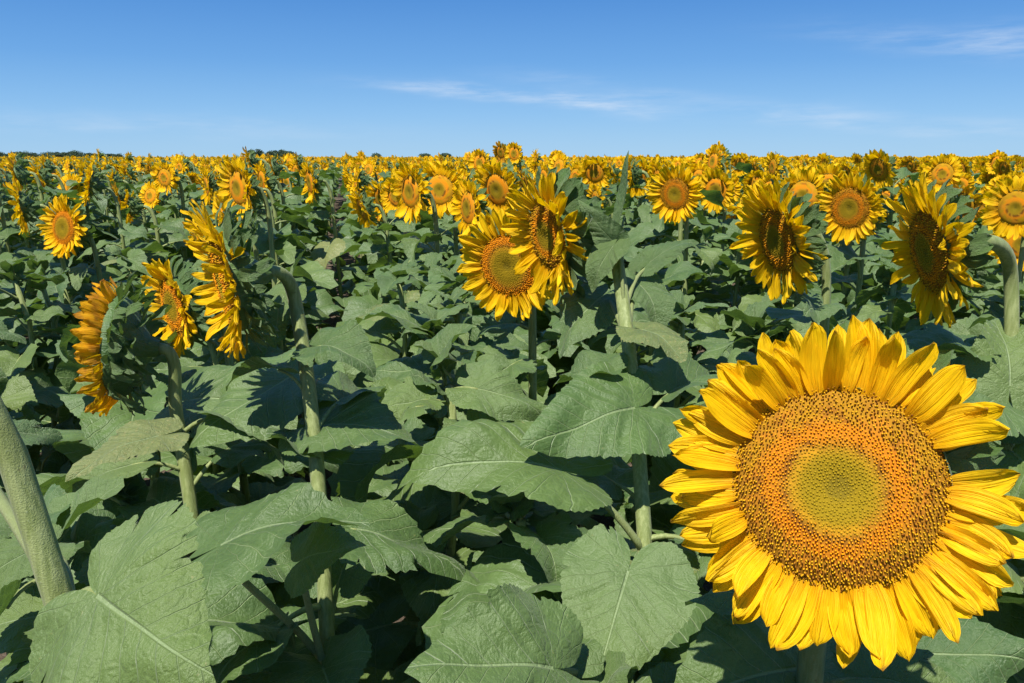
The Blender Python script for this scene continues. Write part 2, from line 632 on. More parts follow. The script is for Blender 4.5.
# ------------------------------------------------------------------ shared leaf meshes
LV = []            # (mesh high, L)
r0 = random.Random(3)
for k in range(12):
    a0 = r0.uniform(-0.1, 0.35)
    kw = dict(a0=a0, a1=a0 - r0.uniform(0.5, 1.6), fold=r0.uniform(-.2, .75), wave=r0.uniform(.07, .15), seed=k * 11 + 1, cup=r0.uniform(-.7, .05), wid=r0.uniform(.82, 1.08))
    pet = r0.uniform(.075, .15)
    rise = r0.uniform(0.35, 0.95)
    hi = leaf_with_petiole(0.2, pet, rise, 8, rings=9, segs=96, serr=.015, nick=.03, **kw)
    mid = leaf_with_petiole(0.2, pet, rise, 5, rings=4, segs=40, serr=.03, **kw)
    lo = leaf_with_petiole(0.2, pet, rise, 3, rings=2, segs=14, serr=.0, **kw)
    lm = LEAFMATS[(0, 1, 0, 0, 1, 0, 1, 0, 0, 1, 0, 2)[k]]
    LV.append((hi.mesh('leaf', [lm, M_STEM]), mid.mesh('leaf', [lm, M_STEM]), mid, lo, pet, rise))
PV = {}            # individual petals, normalised length 1


def petal_variants(mat, key, bendm, n=14, seed=5):
    r = random.Random(seed)
    PV[key] = [petal(1.0, 0.33, 6, 12, r.gauss(bendm, .30), r.uniform(.1, .6), r.gauss(0, .35), r.randint(0, 9999), r.gauss(0, .10)).mesh('petal', [mat]) for _ in range(n)]


petal_variants(M_PETAL, 'fresh', 0.15)
petal_variants(M_WILT, 'wilt', .8, seed=8)

KEEP = []          # (point, radius): sight lines to things of the photo that generated leaves must leave open


def blocks(c, rad=0.10):
    d = Vector(c) - CAM
    if d.length < 0.42:
        return True
    for (p, pr) in KEEP:
        v = p - CAM
        L = v.length
        t = d.dot(v) / (L * L)
        if 0 < t < 0.97 and (d - v * t).length < pr * t * .8 + rad * .75:
            return True
    return False


def add_leaves(root, base, path, r, hmin, hmax, n, lod, smin=.6, smax=1.08, toward=None):
    """individual leaves in a spiral up the stem (lod 0 high mesh, 1 mid mesh)"""
    a = r.random() * 6.28
    made = 0
    for k in range(n):
        h = hmin + (hmax - hmin) * (k / max(n - 1, 1)) ** 0.8 + r.uniform(-.02, .02)
        a += 2.4 + r.gauss(0, .25)
        P = at_height(path, h)
        q = k / max(n - 1, 1)
        sc = r.uniform(smin, smax) * (1.22 - 0.55 * max(0, q - 0.55) / 0.45)
        vi = r.randrange(11) if r.random() > .02 else 11
        m = LV[vi]
        d = Vector((math.cos(a), math.sin(a), 0))
        cen = P + d * (0.17 * sc) + Vector((0, 0, .05))
        if blocks(cen, 0.11 * sc):
            continue
        # leaves lean their faces towards the sun
        up = Vector((0, 0, 1)) + SUN * 0.45 + Vector((r.gauss(0, .32), r.gauss(0, .32), 0))
        mt = frame(P - base, d + Vector((0, 0, r.gauss(-0.05, .18))), up, sc)
        link_obj('leaf', m[0 if lod == 0 else 1], root, mt)
        made += 1
    return made


def plant_root(base, label, group, cat='sunflower'):
    o = link_obj('sunflower_plant', None)
    o.location = base
    o['label'] = label
    o['category'] = cat
    o['group'] = group
    return o


def add_head(root, base, H, n, D, r, lod, style='fresh', npet=None, disc_q=0.54, cup=.08, zc=None, lb=.048, gap=None, cups=.17, nfl=None, roll=None):
    Rd = D * .5 * disc_q
    s = D / .25
    hm = head_matrix(H - base, n, r.random() * 6.28 if roll is None else roll)
    head = link_obj('flower_head', receptacle(Rd, 28 if lod == 0 else 16).mesh('flower_head', [M_BRACT]), root, hm)
    nf = nfl if nfl is not None else (1000 if lod == 0 else 0)
    if style == 'wilt':
        mat = M_WILT
    else:
        mat = M_PETAL
    dd = disc(Rd, nf, seed=r.randint(0, 9999), rings=12 if lod == 0 else 9, segs=48 if lod == 0 else 26, zc=zc or r.uniform(.95, 1.35), dome=0.13 if npet != 92 else .17)
    link_obj('disc', dd.mesh('disc', [M_DISC]), head)
    npet = npet or (58 if lod == 0 else 46)
    if lod == 0:
        for (a, L, W, b, ch, tw, el, ro, sd, z0) in petal_specs(Rd, D, npet, r, cup, cups, 1.42 if npet == 92 else 1.0):
            me = r.choice(PV[style])
            if gap and gap[0] < math.degrees(a) % 360 < gap[1]:
                continue
            m = radial(a, Rd * .94, z0, el, ro) @ Matrix.Diagonal((W / .33, L, (W / .33 + L) / 2, 1))
            link_obj('petal', me, head, m)
    else:
        link_obj('petal_ring', petal_ring(Rd, D, npet, r.randint(0, 9999), 3, 6, cup, cups).mesh('petal_ring', [mat]), head)
    link_obj('bract_whorl', bracts(Rd, 38 if lod == 0 else 22, r.randint(0, 9999), lb * s, 4 if lod == 0 else 2, 7 if lod == 0 else 4).mesh('bract_whorl', [M_BRACT]), head)
    return head


def add_stem(root, base, path, r0_=.014, r1=.010, sides=12):
    n = len(path)
    zb = path[-1].z
    rad = [r0_ + (r1 - r0_) * (i / (n - 1)) ** 1.5 for i in range(n)]
    rad[-1] = rad[-2] * 1.1
    return link_obj('stem', tube([p - base for p in path], rad, sides).mesh('stem', [M_STEM]), root)


def hand_leaf(root, base, path, b, tip, hint, wid=1.0, mat=None, ph=None, seed=0, droop=(0.3, -0.75), fold=.2, wave=.085, cup=-.3, petr=.005, ext=1.0, nick=.02, serr=.013):
    """a leaf the photograph shows plainly: blade from its vein junction b to its tip"""
    tip = (tip[0], tip[1], b[2] + (tip[2] - b[2]) * .6)
    wid *= .84
    bw, tw = at(*b), at(*tip)
    L = (tw - bw).length * ext
    g = blade(1.0, rings=12, segs=120, a0=droop[0], a1=droop[1], fold=fold, wave=wave, cup=cup, seed=seed, wid=wid, nick=nick, serr=serr)
    mt = frame(bw - base, tw - bw, hint, L)
    lf = link_obj('leaf', g.mesh('leaf', [mat or M_LEAF]), root, mt)
    if path:
        P = at_height(path, ph if ph is not None else max(bw.z - .07, .2))
        y = (tw - bw).normalized()
        nz = Vector((mt[0][2], mt[1][2], mt[2][2])).normalized()
        pts = bez(P - base, (P - base).lerp(bw - base, .35) + Vector((0, 0, .03)), bw - base - y * .03 - nz * .012, bw - base + y * .004 - nz * .008, 9)
        inv = mt.inverted()
        pg = tube([inv @ p for p in pts], [petr * (1.25 - .45 * i / 9 if i < 8 else (.6 if i == 8 else .3)) / L for i in range(10)], 9)
        link_obj('petiole', pg.mesh('petiole', [M_STEM]), lf)
    KEEP.append(((bw + tw) * .5, L * .42))
    return lf


# ------------------------------------------------------------------ the plants one can single out in the photograph
ROWA = R(12)
UROW = Vector((-math.sin(ROWA), math.cos(ROWA), 0))
LROW = Vector((math.cos(ROWA), math.sin(ROWA), 0))
FIELD = 'sunflowers of the field in bloom'
# px, py, size, alpha, nod, tier, D, label, options
HEROES = [
    (838, 487, 330, 20, -17, 'hero', .264, 'huge open sunflower facing the viewer with orange ringed disc, largest bloom of all', {}),
    (930, 252, 152, 94, 14, 'near', .25, 'large sunflower turned left with its dark disc in shade, on a thick hooked pale stalk', dict(cup=.02, cups=.18, disc_q=.56, npet=64, lb=.05)),
    (778, 240, 124, 78, 12, 'near', .25, 'large sunflower above the biggest bloom, turned left with long petals and narrow brown disc', dict(cup=.12, lb=.05, npet=60, cups=.2)),
    (850, 208, 72, 50, 4, 'near', .25, 'round medium sunflower with a brown ring around a green disc, between two large turned blooms', dict(cup=.1, cups=.12, disc_q=.58, zc=1.2)),
    (675, 194, 60, 38, 4, 'near', .25, 'open sunflower with orange disc just right of the upright narrow leaf', {}),
    (548, 236, 132, 62, 10, 'near', .25, 'ragged sunflower overlapping the face of the bloom to its lower left', dict(cup=.25, cups=.3, disc_q=.52, npet=60, lb=.07)),
    (508, 266, 112, 28, 6, 'near', .25, 'sunflower with a wide green centre in an orange ring, half covered by the ragged bloom', dict(cup=.05, disc_q=.56, zc=1.55)),
    (226, 280, 162, 62, 8, 'near', .25, 'large edge on sunflower with thick yellow fringe, atop a pale bent stalk', dict(cup=.38, cups=.32, disc_q=.64, npet=84, lb=.045)),
    (118, 347, 146, 80, -4, 'near', .25, 'sunflower seen from behind with curled browning petals and shaded green back', dict(style='wilt', cup=.4, cups=.22, disc_q=.70, npet=84, lb=.042)),
    (174, 306, 104, 46, 4, 'near', .25, 'narrow sunflower between the browning bloom and the edge on bloom', dict(cup=.3, npet=50, disc_q=.58)),
    (64, 228, 64, 26, -6, 'near', .25, 'bright sunflower with lit green disc on a pale stalk above the browning bloom', dict(zc=1.5)),
    (22, 207, 57, 66, 4, 'mid', .25, 'edge on sunflower at the left end, beside the bright bloom with lit green disc', {}),
    (238, 188, 66, 42, 2, 'mid', .25, 'sunflower with orange disc directly above the large edge on bloom', {}),
    (207, 186, 40, 60, 4, 'mid', .24, 'small narrow sunflower just left of the orange disc bloom above the edge on head', {}),
    (90, 184, 46, 66, -14, 'mid', .24, 'slanted narrow sunflower seen edge on, up and right of the bright bloom with green disc', {}),
    (410, 192, 62, 50, 2, 'mid', .25, 'tall narrow sunflower at the right edge of the leafy gap between rows', {}),
    (440, 190, 58, 26, 0, 'mid', .25, 'sunflower partly hidden by a leaf, second right of the leafy gap', {}),
    (468, 208, 64, 62, 0, 'mid', .25, 'edge on yellow sunflower just above and left of the half covered bloom', {}),
    (497, 190, 62, 40, 12, 'mid', .25, 'nodding sunflower right above the half covered bloom, under the small distant ones', {}),
    (762, 212, 62, 56, 4, 'mid', .25, 'sunflower poking out behind the large turned bloom above the biggest flower, on its left', {}),
    (803, 196, 58, 36, 2, 'mid', .25, 'sunflower behind and right of the large long petalled turned bloom', {}),
    (828, 186, 46, 40, 4, 'mid', .25, 'sunflower hidden behind the upper left petals of the round brown ringed one', {}),
    (1016, 208, 66, 52, 4, 'mid', .25, 'sunflower cut by the right edge of the view above the hooked stalk', {}),
    (1022, 244, 60, 40, 6, 'mid', .25, 'lower of two sunflowers cut off at the right edge, beside the hooked stalk', {}),
    (310, 182, 44, 60, 6, 'mid', .25, 'sunflower at the left edge of the leafy gap between rows', {}),
    (247, 228, 52, 74, 4, 'mid', .25, 'sunflower peeping out right behind the top of the large edge on bloom', {}),
    (716, 190, 46, 40, 8, 'mid', .25, 'sunflower right behind the open orange disc one by the narrow leaf', {}),
    (713, 162, 34, 70, -6, 'mid', .25, 'tall sunflower rising above the horizon, showing its green back on the right', {}),
    (557, 158, 17, 20, 0, 'mid', .25, 'small distant sunflower standing alone above the horizon, over the ragged bloom', {}),
    (884, 200, 36, 45, 4, 'mid', .25, 'small sunflower just right of the round brown ringed one', {}),
    (158, 203, 30, 70, 6, 'mid', .24, 'small edge on sunflower in a leafy spot between the slanted and the narrow blooms', {}),
    (600, 192, 30, 50, 0, 'mid', .24, 'small sunflower just left of the upright narrow leaf', {}),
    (362, 200, 26, 56, 0, 'mid', .25, 'small narrow sunflower standing alone inside the leafy gap', {}),
    (222, 220, 62, 62, -4, 'mid', .25, 'sunflower merging with the top of the large edge on bloom, below the orange disc one', dict(cup=.3)),
    (660, 150, 0, 0, 0, 'skip', .25, '', {}),
]
PL = {}
taken = []
for (a_, b_, c_) in [(640, 430, 1.32), (648, 560, 1.25), (652, 640, 1.22), (628, 340, 1.38), (306, 370, 1.28), (316, 440, 1.27), (322, 590, 1.23), (176, 420, 1.38), (1012, 300, 1.36), (20, 500, .6)]:
    KEEP.append((at(a_, b_, c_), .03))
for idx, (px, py, size, al, nod, tier, D, label, opt) in enumerate(HEROES):
    if tier == 'skip':
        continue
    z = F * D / size
    H = at(px, py, z)
    KEEP.append((H, D * .5))
for idx, (px, py, size, al, nod, tier, D, label, opt) in enumerate(HEROES):
    if tier == 'skip':
        continue
    r = random.Random(idx * 7 + 100)
    z = F * D / size
    H = at(px, py, z)
    n = facing(al, nod)
    lod = 0 if tier in ('hero', 'near') else 1
    back = .066
    S = H - n * (back + .10)
    via = None
    base = Vector((S.x + r.uniform(-.03, .03), S.y + r.uniform(-.03, .03), 0))
    if idx == 0:
        base = Vector((S.x + .04, S.y + .05, 0))
    if idx == 1:
        via = [at(1013, 470, 1.36), at(1012, 300, 1.36)]
        base = Vector((via[0].x, via[0].y, 0))
    if idx == 5:
        via = [at(652, 640, 1.22), at(640, 430, 1.32), at(618, 262, 1.42)]
        base = Vector((via[0].x - .01, via[0].y, 0))
    if idx == 7:
        via = [at(326, 620, 1.22), at(317, 450, 1.27), at(298, 320, 1.30)]
        base = Vector((via[0].x, via[0].y, 0))
    if idx == 8:
        via = [at(200, 560, 1.36), at(176, 420, 1.38)]
        base = Vector((via[0].x, via[0].y, 0))
    root = plant_root(base, label, FIELD)
    path = stem_path(base, H, n, via)
    thick = {0: (.015, .011), 1: (.013, .011), 5: (.0132, .0105), 7: (.0122, .0095), 8: (.012, .0095)}.get(idx, (.011, .008))
    add_stem(root, base, path, *thick, sides=14 if lod == 0 else 8)
    if idx == 0:
        add_head(root, base, H, n, D, r, 0, 'fresh', npet=92, disc_q=.615, gap=(10, 27), nfl=3000, cup=.06, cups=.16, roll=0, zc=1.04)
    else:
        add_head(root, base, H, n, D, r, lod, **opt)
    hmax = H.z - (0.16 if tier != 'hero' else 0.22)
    if z > 2.4:
        hmax = H.z - .12
    add_leaves(root, base, path, r, .45, min(hmax, 1.42), 15 if lod == 0 else 13, lod)
    PL[idx] = (root, base, path)
    taken.append((base.x, base.y))

# a thick stalk at the left edge whose head is outside the view
base = at(104, 700, .62); base.z = 0
pth = [base, at(86, 690, .62), at(66, 620, .61), at(40, 540, .60), at(12, 455, .59), at(-24, 385, .57), at(-75, 340, .56)]
full = [base.lerp(pth[1], i / 8) for i in range(8)] + pth[1:]
root = plant_root(base, 'thick leaning stalk rising out of the lower left corner, its flower head out of view', FIELD)
add_stem(root, base, full, .0112, .0105, 16)
n_ = facing(75, 10)
Hh = full[-1] + Vector((-.08, .02, .02))
PL['edge'] = (root, base, full)
taken.append((base.x, base.y))

UPH = (0, -.25, 1)


def hl(key, *a, **k):
    root, base, path = PL[key]
    return hand_leaf(root, base, path, *a, **k)


# leaves the photograph shows plainly, each on the stalk that carries it
hl('edge', (98, 596, .575), (218, 676, .50), (-.25, -.66, .68), wid=1.7, mat=M_LEAF2, seed=4, droop=(.30, -.45), fold=.10, wave=.07, ext=1.0, petr=.007, nick=.06)
hl('edge', (40, 548, .74), (-45, 600, .66), (0, -.5, 1), wid=1.1, seed=21, mat=M_LEAF2)
hl('edge', (-14, 440, .80), (64, 430, .90), (0, -.5, 1), wid=1.0, seed=9)
hl(7, (222, 545, .98), (382, 498, 1.02), (-.1, -.12, 1), wid=1.2, mat=M_LEAF, seed=6, droop=(.2, -.35), ext=.95, ph=.95)
hl(7, (288, 378, 1.42), (190, 468, 1.22), (-.2, -.5, 1), wid=1.15, mat=M_LEAF2, seed=7, droop=(.25, -.2), ph=1.22)
hl(7, (322, 425, 1.3), (430, 440, 1.2), (0, -.4, 1), wid=1.0, mat=M_LEAF, seed=31, ph=1.2)
hl(7, (302, 560, 1.05), (360, 545, .98), (.1, -.6, .8), wid=1.3, mat=M_LEAF2, seed=32, ph=.9)
hl(8, (158, 436, 1.18), (56, 482, 1.05), (-.1, -.5, 1), wid=.95, mat=M_LEAFY, seed=8, ext=.85)
hl(8, (190, 400, 1.5), (290, 408, 1.45), (0, -.5, 1), wid=1.1, seed=38)
hl(5, (552, 668, .80), (404, 668, .68), (-.05, -.62, .8), wid=1.3, seed=12, mat=M_LEAF, droop=(.3, -.5), ph=.9)
hl(5, (628, 572, .98), (592, 700, .84), (-.15, -.8, .6), wid=1.3, mat=M_LEAF2, seed=13, droop=(.25, -.3), fold=.22, ph=1.05)
hl(5, (634, 408, 1.28), (500, 462, 1.1), (-.1, -.75, .75), wid=1.15, mat=M_LEAF2, seed=14, droop=(.3, -.5), ph=1.27, ext=.8)
hl(5, (560, 470, 1.22), (352, 462, 1.12), (0, -.35, 1), wid=.85, mat=M_LEAF2, seed=15, ph=1.12, ext=.85)
hl(5, (600, 298, 1.50), (556, 352, 1.42), (-.5, -.6, .5), wid=1.2, mat=M_LEAF, seed=16, ph=1.42)
hl(5, (620, 216, 1.42), (641, 150, 1.40), (-.9, -.4, .2), wid=.28, mat=M_LEAF, seed=17, fold=.5, droop=(.1, .4), ph=1.50, ext=1.0, cup=0, wave=.03, petr=.003)
hl(5, (650, 262, 1.46), (700, 238, 1.5), (0, -.5, 1), wid=.7, mat=M_LEAF, seed=18, ph=1.48, petr=.0035)
hl(5, (612, 240, 1.40), (580, 204, 1.38), (-.6, -.6, .5), wid=.8, seed=51, ph=1.50, serr=.008, petr=.003)
hl(5, (613, 246, 1.39), (588, 292, 1.35), (-.5, -.8, .4), wid=.8, seed=52, ph=1.48, serr=.008, petr=.003)
hl(5, (640, 285, 1.44), (668, 330, 1.35), (.3, -.7, .6), wid=1.1, mat=M_LEAF, seed=19, ph=1.44)
hl(7, (284, 296, 1.36), (270, 345, 1.28), (-.3, -.8, .5), wid=1.1, mat=M_LEAF2, seed=20, ph=1.5)
hl(7, (292, 282, 1.36), (310, 236, 1.38), (-.8, -.4, .4), wid=.35, mat=M_LEAF2, seed=23, fold=.4, ph=1.5)
hl(0, (800, 668, .82), (664, 700, .70), (-.05, -.6, .8), wid=1.35, mat=M_LEAF2, seed=24, ph=.98)
hl(0, (900, 655, .90), (1040, 660, .82), (.05, -.6, .8), wid=1.3, mat=M_LEAF, seed=25, ph=.98)
hl(1, (1010, 385, 1.30), (1000, 300, 1.42), (-.1, -.8, .5), wid=1.1, mat=M_LEAF2, seed=26, ph=1.2)
hl(1, (995, 400, 1.30), (930, 440, 1.2), (-.1, -.6, .8), wid=1.1, mat=M_LEAF, seed=27, ph=1.2)
hl(1, (1005, 560, 1.2), (940, 560, 1.1), (0, -.6, .8), wid=1.1, mat=M_LEAF2, seed=28, ph=1.0)

# ------------------------------------------------------------------ further plants along the rows
LEAFY = 'leafy sunflower plants below the blooms'


def clear(x, y, d):
    return all((x - a) ** 2 + (y - b) ** 2 > d * d for a, b in taken)


cand = []
for i in range(-90, 91):
    for j in range(0, 140):
        d = -0.42 + 0.72 * i
        s = 0.1 + 0.34 * j
        rr = random.Random(i * 1000 + j)
        p = LROW * (d + rr.gauss(0, .05)) + UROW * (s + rr.uniform(-.1, .1))
        cand.append((p, rr))


def inview(p, h, margin):
    q = proj(Vector((p.x, p.y, h)))
    return q and -margin < q[0] < 1024 + margin


near, rest = [], []
for p, rr in cand:
    q = proj(Vector((p.x, p.y, 1.4)))
    if q is None:
        continue
    z = q[2]
    if z > 32:
        continue
    if not (-120 - 160 / z < q[0] < 1144 + 160 / z):
        continue
    near.append((z, p, rr))
near.sort(key=lambda x: x[0])

# tier-B archetypes (a plant with parts, built once and copied)
def archetype(k, lod):
    r = random.Random(500 + k * 3 + lod)
    D = r.uniform(.20, .25)
    al, nod = 0, r.uniform(-10, 18)
    n = facing(0, nod)                  # faces -y, turned when it is placed
    H = Vector((0, -.13, 1.58))
    base = Vector((0, 0, 0))
    path = stem_path(base, H, n)
    return r, D, n, H, base, path


ARCH = []
for k in range(9):
    r, D, n, H, base, path = archetype(k, 0)
    root = link_obj('sunflower_plant', None)
    root['category'] = 'sunflower'
    add_stem(root, base, path, .013, .009, 7)
    add_head(root, base, H, n, D, r, 1, 'wilt' if k in (3, 7) else 'fresh', cup=r.uniform(-.05, .4), cups=.18, npet=38)
    # foliage: one part, a spiral of leaves
    g = G()
    a = r.random() * 6
    nl = 17
    for q in range(nl):
        h = .5 + .97 * (q / (nl - 1)) ** .8
        a += 2.4
        P = at_height(path, h)
        sc = r.uniform(.7, 1.1) * (1.22 - .5 * max(0, q / nl - .55) / .45)
        d = Vector((math.cos(a), math.sin(a), 0))
        mt = frame(P, d + Vector((0, 0, r.gauss(-.05, .18))), Vector((r.gauss(0, .3), r.gauss(0, .3), 1)) , sc)
        g.join(r.choice(LV[:11])[2], mt)
    link_obj('foliage', g.mesh('foliage', [r.choice([M_LEAF, M_LEAF, M_LEAF2]), M_STEM]), root)
    ARCH.append(root)
arch_used = set()


def copy_tree(o, parent=None):
    c = o.copy()
    COL.objects.link(c)
    if parent:
        c.parent = parent
    for ch in list(o.children):
        copy_tree(ch, c)
    return c


def nearest_hero(px, py):
    return None


SHORT = {0: 'the biggest bloom', 1: 'the bloom on the hooked stalk', 2: 'the long petalled turned bloom', 3: 'the round brown ringed bloom', 4: 'the open bloom by the narrow leaf', 5: 'the ragged bloom', 6: 'the half covered bloom', 7: 'the large edge on bloom', 8: 'the browning bloom', 10: 'the bright bloom with green disc', 14: 'the slanted narrow bloom', 15: 'the tall narrow bloom by the gap', 28: 'the lone bloom above the horizon'}
HP = {i: (HEROES[i][0], HEROES[i][1]) for i in SHORT}
used_labels = {}


def place_label(px, py, what):
    i, (hx, hy) = min(HP.items(), key=lambda kv: (kv[1][0] - px) ** 2 + ((kv[1][1] - py) * 1.6) ** 2)
    dx, dy = px - hx, py - hy
    v = 'above' if dy < -14 else ('below' if dy > 22 else '')
    h = 'left of' if dx < -18 else ('right of' if dx > 18 else '')
    rel = (v + ' and ' + h) if v and h else (v or h or 'behind')
    dist = math.hypot(dx, dy)
    far = 'just ' if dist < 45 else ('' if dist < 90 else 'well ')
    return f'{what} {far}{rel} {SHORT[i]}'


N_IND = 300 - len(PL)
nind = 0
stuff_pts = []
gapfill = 0
r = random.Random(77)
for z, p, rr in near:
    q = proj(Vector((p.x, p.y, 1.5)))
    if not clear(p.x, p.y, .17 if z < 5 else .12):
        continue
    if z < .55:
        continue
    if nind >= N_IND or z > 14:
        stuff_pts.append((p, rr)); continue
    nind += 1
    al = rr.gauss(54, 20)
    if z < 3.9:
        # between the named blooms the photograph shows leaves only: plants whose heads are not out yet
        base = Vector((p.x, p.y, 0))
        top = rr.uniform(1.12, 1.24) if z < 1.5 else rr.uniform(1.2, 1.36)
        n = facing(al, -50)
        H = Vector((p.x, p.y, top))
        root = link_obj('sunflower_plant', None)
        root.location = base
        root['category'] = 'sunflower'; root['group'] = LEAFY
        qq = proj(H)
        path = [base + Vector((0.02 * math.sin(k), 0.02 * math.cos(k * 1.7), top * k / 9)) for k in range(10)]
        path[0] = base
        add_stem(root, base, path, .013, .007, 9)
        for kk in range(5):
            aa = kk * 2.4 + rr.random()
            link_obj('leaf', LV[rr.randrange(11)][1], root, frame(H - base - Vector((0, 0, .01 * kk)), Vector((math.cos(aa), math.sin(aa), rr.uniform(.5, 1.3))), Vector((-math.cos(aa), -math.sin(aa), .8)), rr.uniform(.28, .5)))
        add_leaves(root, base, path, rr, .35, top, 23, 0 if z < 2.6 else 1, .62, 1.12)
        root['label'] = 'x'
        taken.append((p.x, p.y))
        root['_px'] = (qq[0], qq[1])
        used_labels.setdefault('leafy', []).append((qq[0], qq[1], root, z))
    else:
        k = rr.randrange(len(ARCH))
        hs = rr.gauss(.985, .05)
        src = ARCH[k]
        if k in arch_used:
            root = copy_tree(src)
        else:
            arch_used.add(k); root = src
        root.location = (p.x, p.y, 0)
        root.rotation_euler = (rr.gauss(0, .03), rr.gauss(0, .03), R(-al))
        root.scale = (rr.uniform(.95, 1.1), rr.uniform(.95, 1.1), hs)
        root['category'] = 'sunflower'
        root['group'] = FIELD
        hq = proj(Vector((p.x, p.y, 1.58 * hs)))
        used_labels.setdefault('bloom', []).append((hq[0], hq[1], root, z))
for k, o in enumerate(ARCH):
    if k not in arch_used:
        for ch in list(o.children_recursive):
            bpy.data.objects.remove(ch)
        bpy.data.objects.remove(o)
for kind, what in (('bloom', 'sunflower'), ('leafy', 'leafy plant')):
    for (x, y, o, z) in used_labels.get(kind, []):
        if kind == 'leafy':
            w = 'leafy plant with no bloom'
            o['label'] = place_label(x, y, w)
        else:
            w = 'medium sunflower' if z < 5.5 else ('small sunflower' if z < 8 else 'tiny distant sunflower')
            o['label'] = place_label(x, y, w)
        if '_px' in o:
            del o['_px']

# ------------------------------------------------------------------ the uncountable rest of the field: one object
far_col = bpy.data.collections.new('far_plant_kinds')      # not linked to the scene
for k in range(8):
    r, D, n, H, base, path = archetype(k + 20, 1)
    g = G()
    tube([p for p in path[::2]] + [path[-1]], [.012] * (len(path[::2]) + 1), 4, g, 1, False)
    Rd = D * .21
    hm = head_matrix(H, n, 0)
    g.join(receptacle(Rd, 9), hm)
    g.join(disc(Rd, 0, seed=k, rings=6, segs=12), hm)
    g.join(petal_ring(Rd, D, 30, k, 2, 3, r.uniform(0, .3), .16), hm)
    g.join(bracts(Rd, 10, k, .045, 1, 2), hm)
    a = r.random() * 6
    for q in range(8):
        h = .8 + .58 * (q / 7)
        a += 2.4
        d = Vector((math.cos(a), math.sin(a), 0))
        mt = frame(at_height(path, h), d + Vector((0, 0, r.gauss(-.05, .2))), Vector((r.gauss(0, .18), r.gauss(0, .18), 1)), r.uniform(.8, 1.2))
        g.join(r.choice(LV[:11])[3], mt)
    o = bpy.data.objects.new('far_%02d' % k, g.mesh('far_plant', MATS))
    far_col.objects.link(o)

pts, rots, scs, ids = [], [], [], []
for p, rr in stuff_pts:
    pts.append((p.x, p.y, 0)); rots.append((rr.gauss(0, .04), rr.gauss(0, .04), R(-rr.gauss(54, 24)))); scs.append((1, 1, rr.gauss(.985, .045))); ids.append(rr.randrange(8))
rr = random.Random(99)
for (z0, z1, dens) in ((32, 60, 2.6), (60, 120, .9), (120, 320, .16)):
    n = int(dens * .72 * (z1 * z1 - z0 * z0))
    for _ in range(n):
        z = math.sqrt(rr.uniform(z0 * z0, z1 * z1))
        x = z * rr.uniform(-.72, .72)
        # keep the rows
        v = Vector((x, z, 0))
        d = v.dot(LROW); d2 = (round((d + .42) / .72) * .72 - .42) + rr.gauss(0, .07)
        v += LROW * (d2 - d)
        wd = 1 if z1 < 100 else (1.25 if z1 < 200 else 1.8)
        pts.append((v.x, v.y, 0)); rots.append((rr.gauss(0, .04), rr.gauss(0, .04), R(-rr.gauss(54, 24)))); scs.append((wd, wd, rr.gauss(.985, .045))); ids.append(rr.randrange(8))
me = bpy.data.meshes.new('sunflower_field')
me.from_pydata(pts, [], [])
a = me.attributes.new('rot', 'FLOAT_VECTOR', 'POINT'); a.data.foreach_set('vector', np.array(rots, dtype=np.float32).ravel())
a = me.attributes.new('scl', 'FLOAT_VECTOR', 'POINT'); a.data.foreach_set('vector', np.array(scs, dtype=np.float32).ravel())
a = me.attributes.new('kid', 'INT', 'POINT'); a.data.foreach_set('value', np.array(ids, dtype=np.int32))
fo = link_obj('sunflower_field', me)
fo['kind'] = 'stuff'
fo['label'] = 'distant mass of yellow sunflowers stretching to the horizon'
fo['category'] = 'sunflower field'
ng = bpy.data.node_groups.new('field', 'GeometryNodeTree')
ng.interface.new_socket('Geometry', in_out='INPUT', socket_type='NodeSocketGeometry')
ng.interface.new_socket('Geometry', in_out='OUTPUT', socket_type='NodeSocketGeometry')
N = ng.nodes
gi, go = N.new('NodeGroupInput'), N.new('NodeGroupOutput')
ip = N.new('GeometryNodeInstanceOnPoints')
ci = N.new('GeometryNodeCollectionInfo')
ci.inputs['Collection'].default_value = far_col
ci.inputs['Separate Children'].default_value = True
ci.inputs['Reset Children'].default_value = True
ip.inputs['Pick Instance'].default_value = True


def named(nm, typ):
    x = N.new('GeometryNodeInputNamedAttribute'); x.data_type = typ; x.inputs[0].default_value = nm
    return x.outputs[0]


e2r = N.new('FunctionNodeEulerToRotation')
ng.links.new(named('rot', 'FLOAT_VECTOR'), e2r.inputs[0])
ng.links.new(gi.outputs[0], ip.inputs['Points'])
ng.links.new(ci.outputs[0], ip.inputs['Instance'])
ng.links.new(named('kid', 'INT'), ip.inputs['Instance Index'])
ng.links.new(e2r.outputs[0], ip.inputs['Rotation'])
ng.links.new(named('scl', 'FLOAT_VECTOR'), ip.inputs['Scale'])
ng.links.new(ip.outputs[0], go.inputs[0])
mod = fo.modifiers.new('field', 'NODES')
mod.node_group = ng

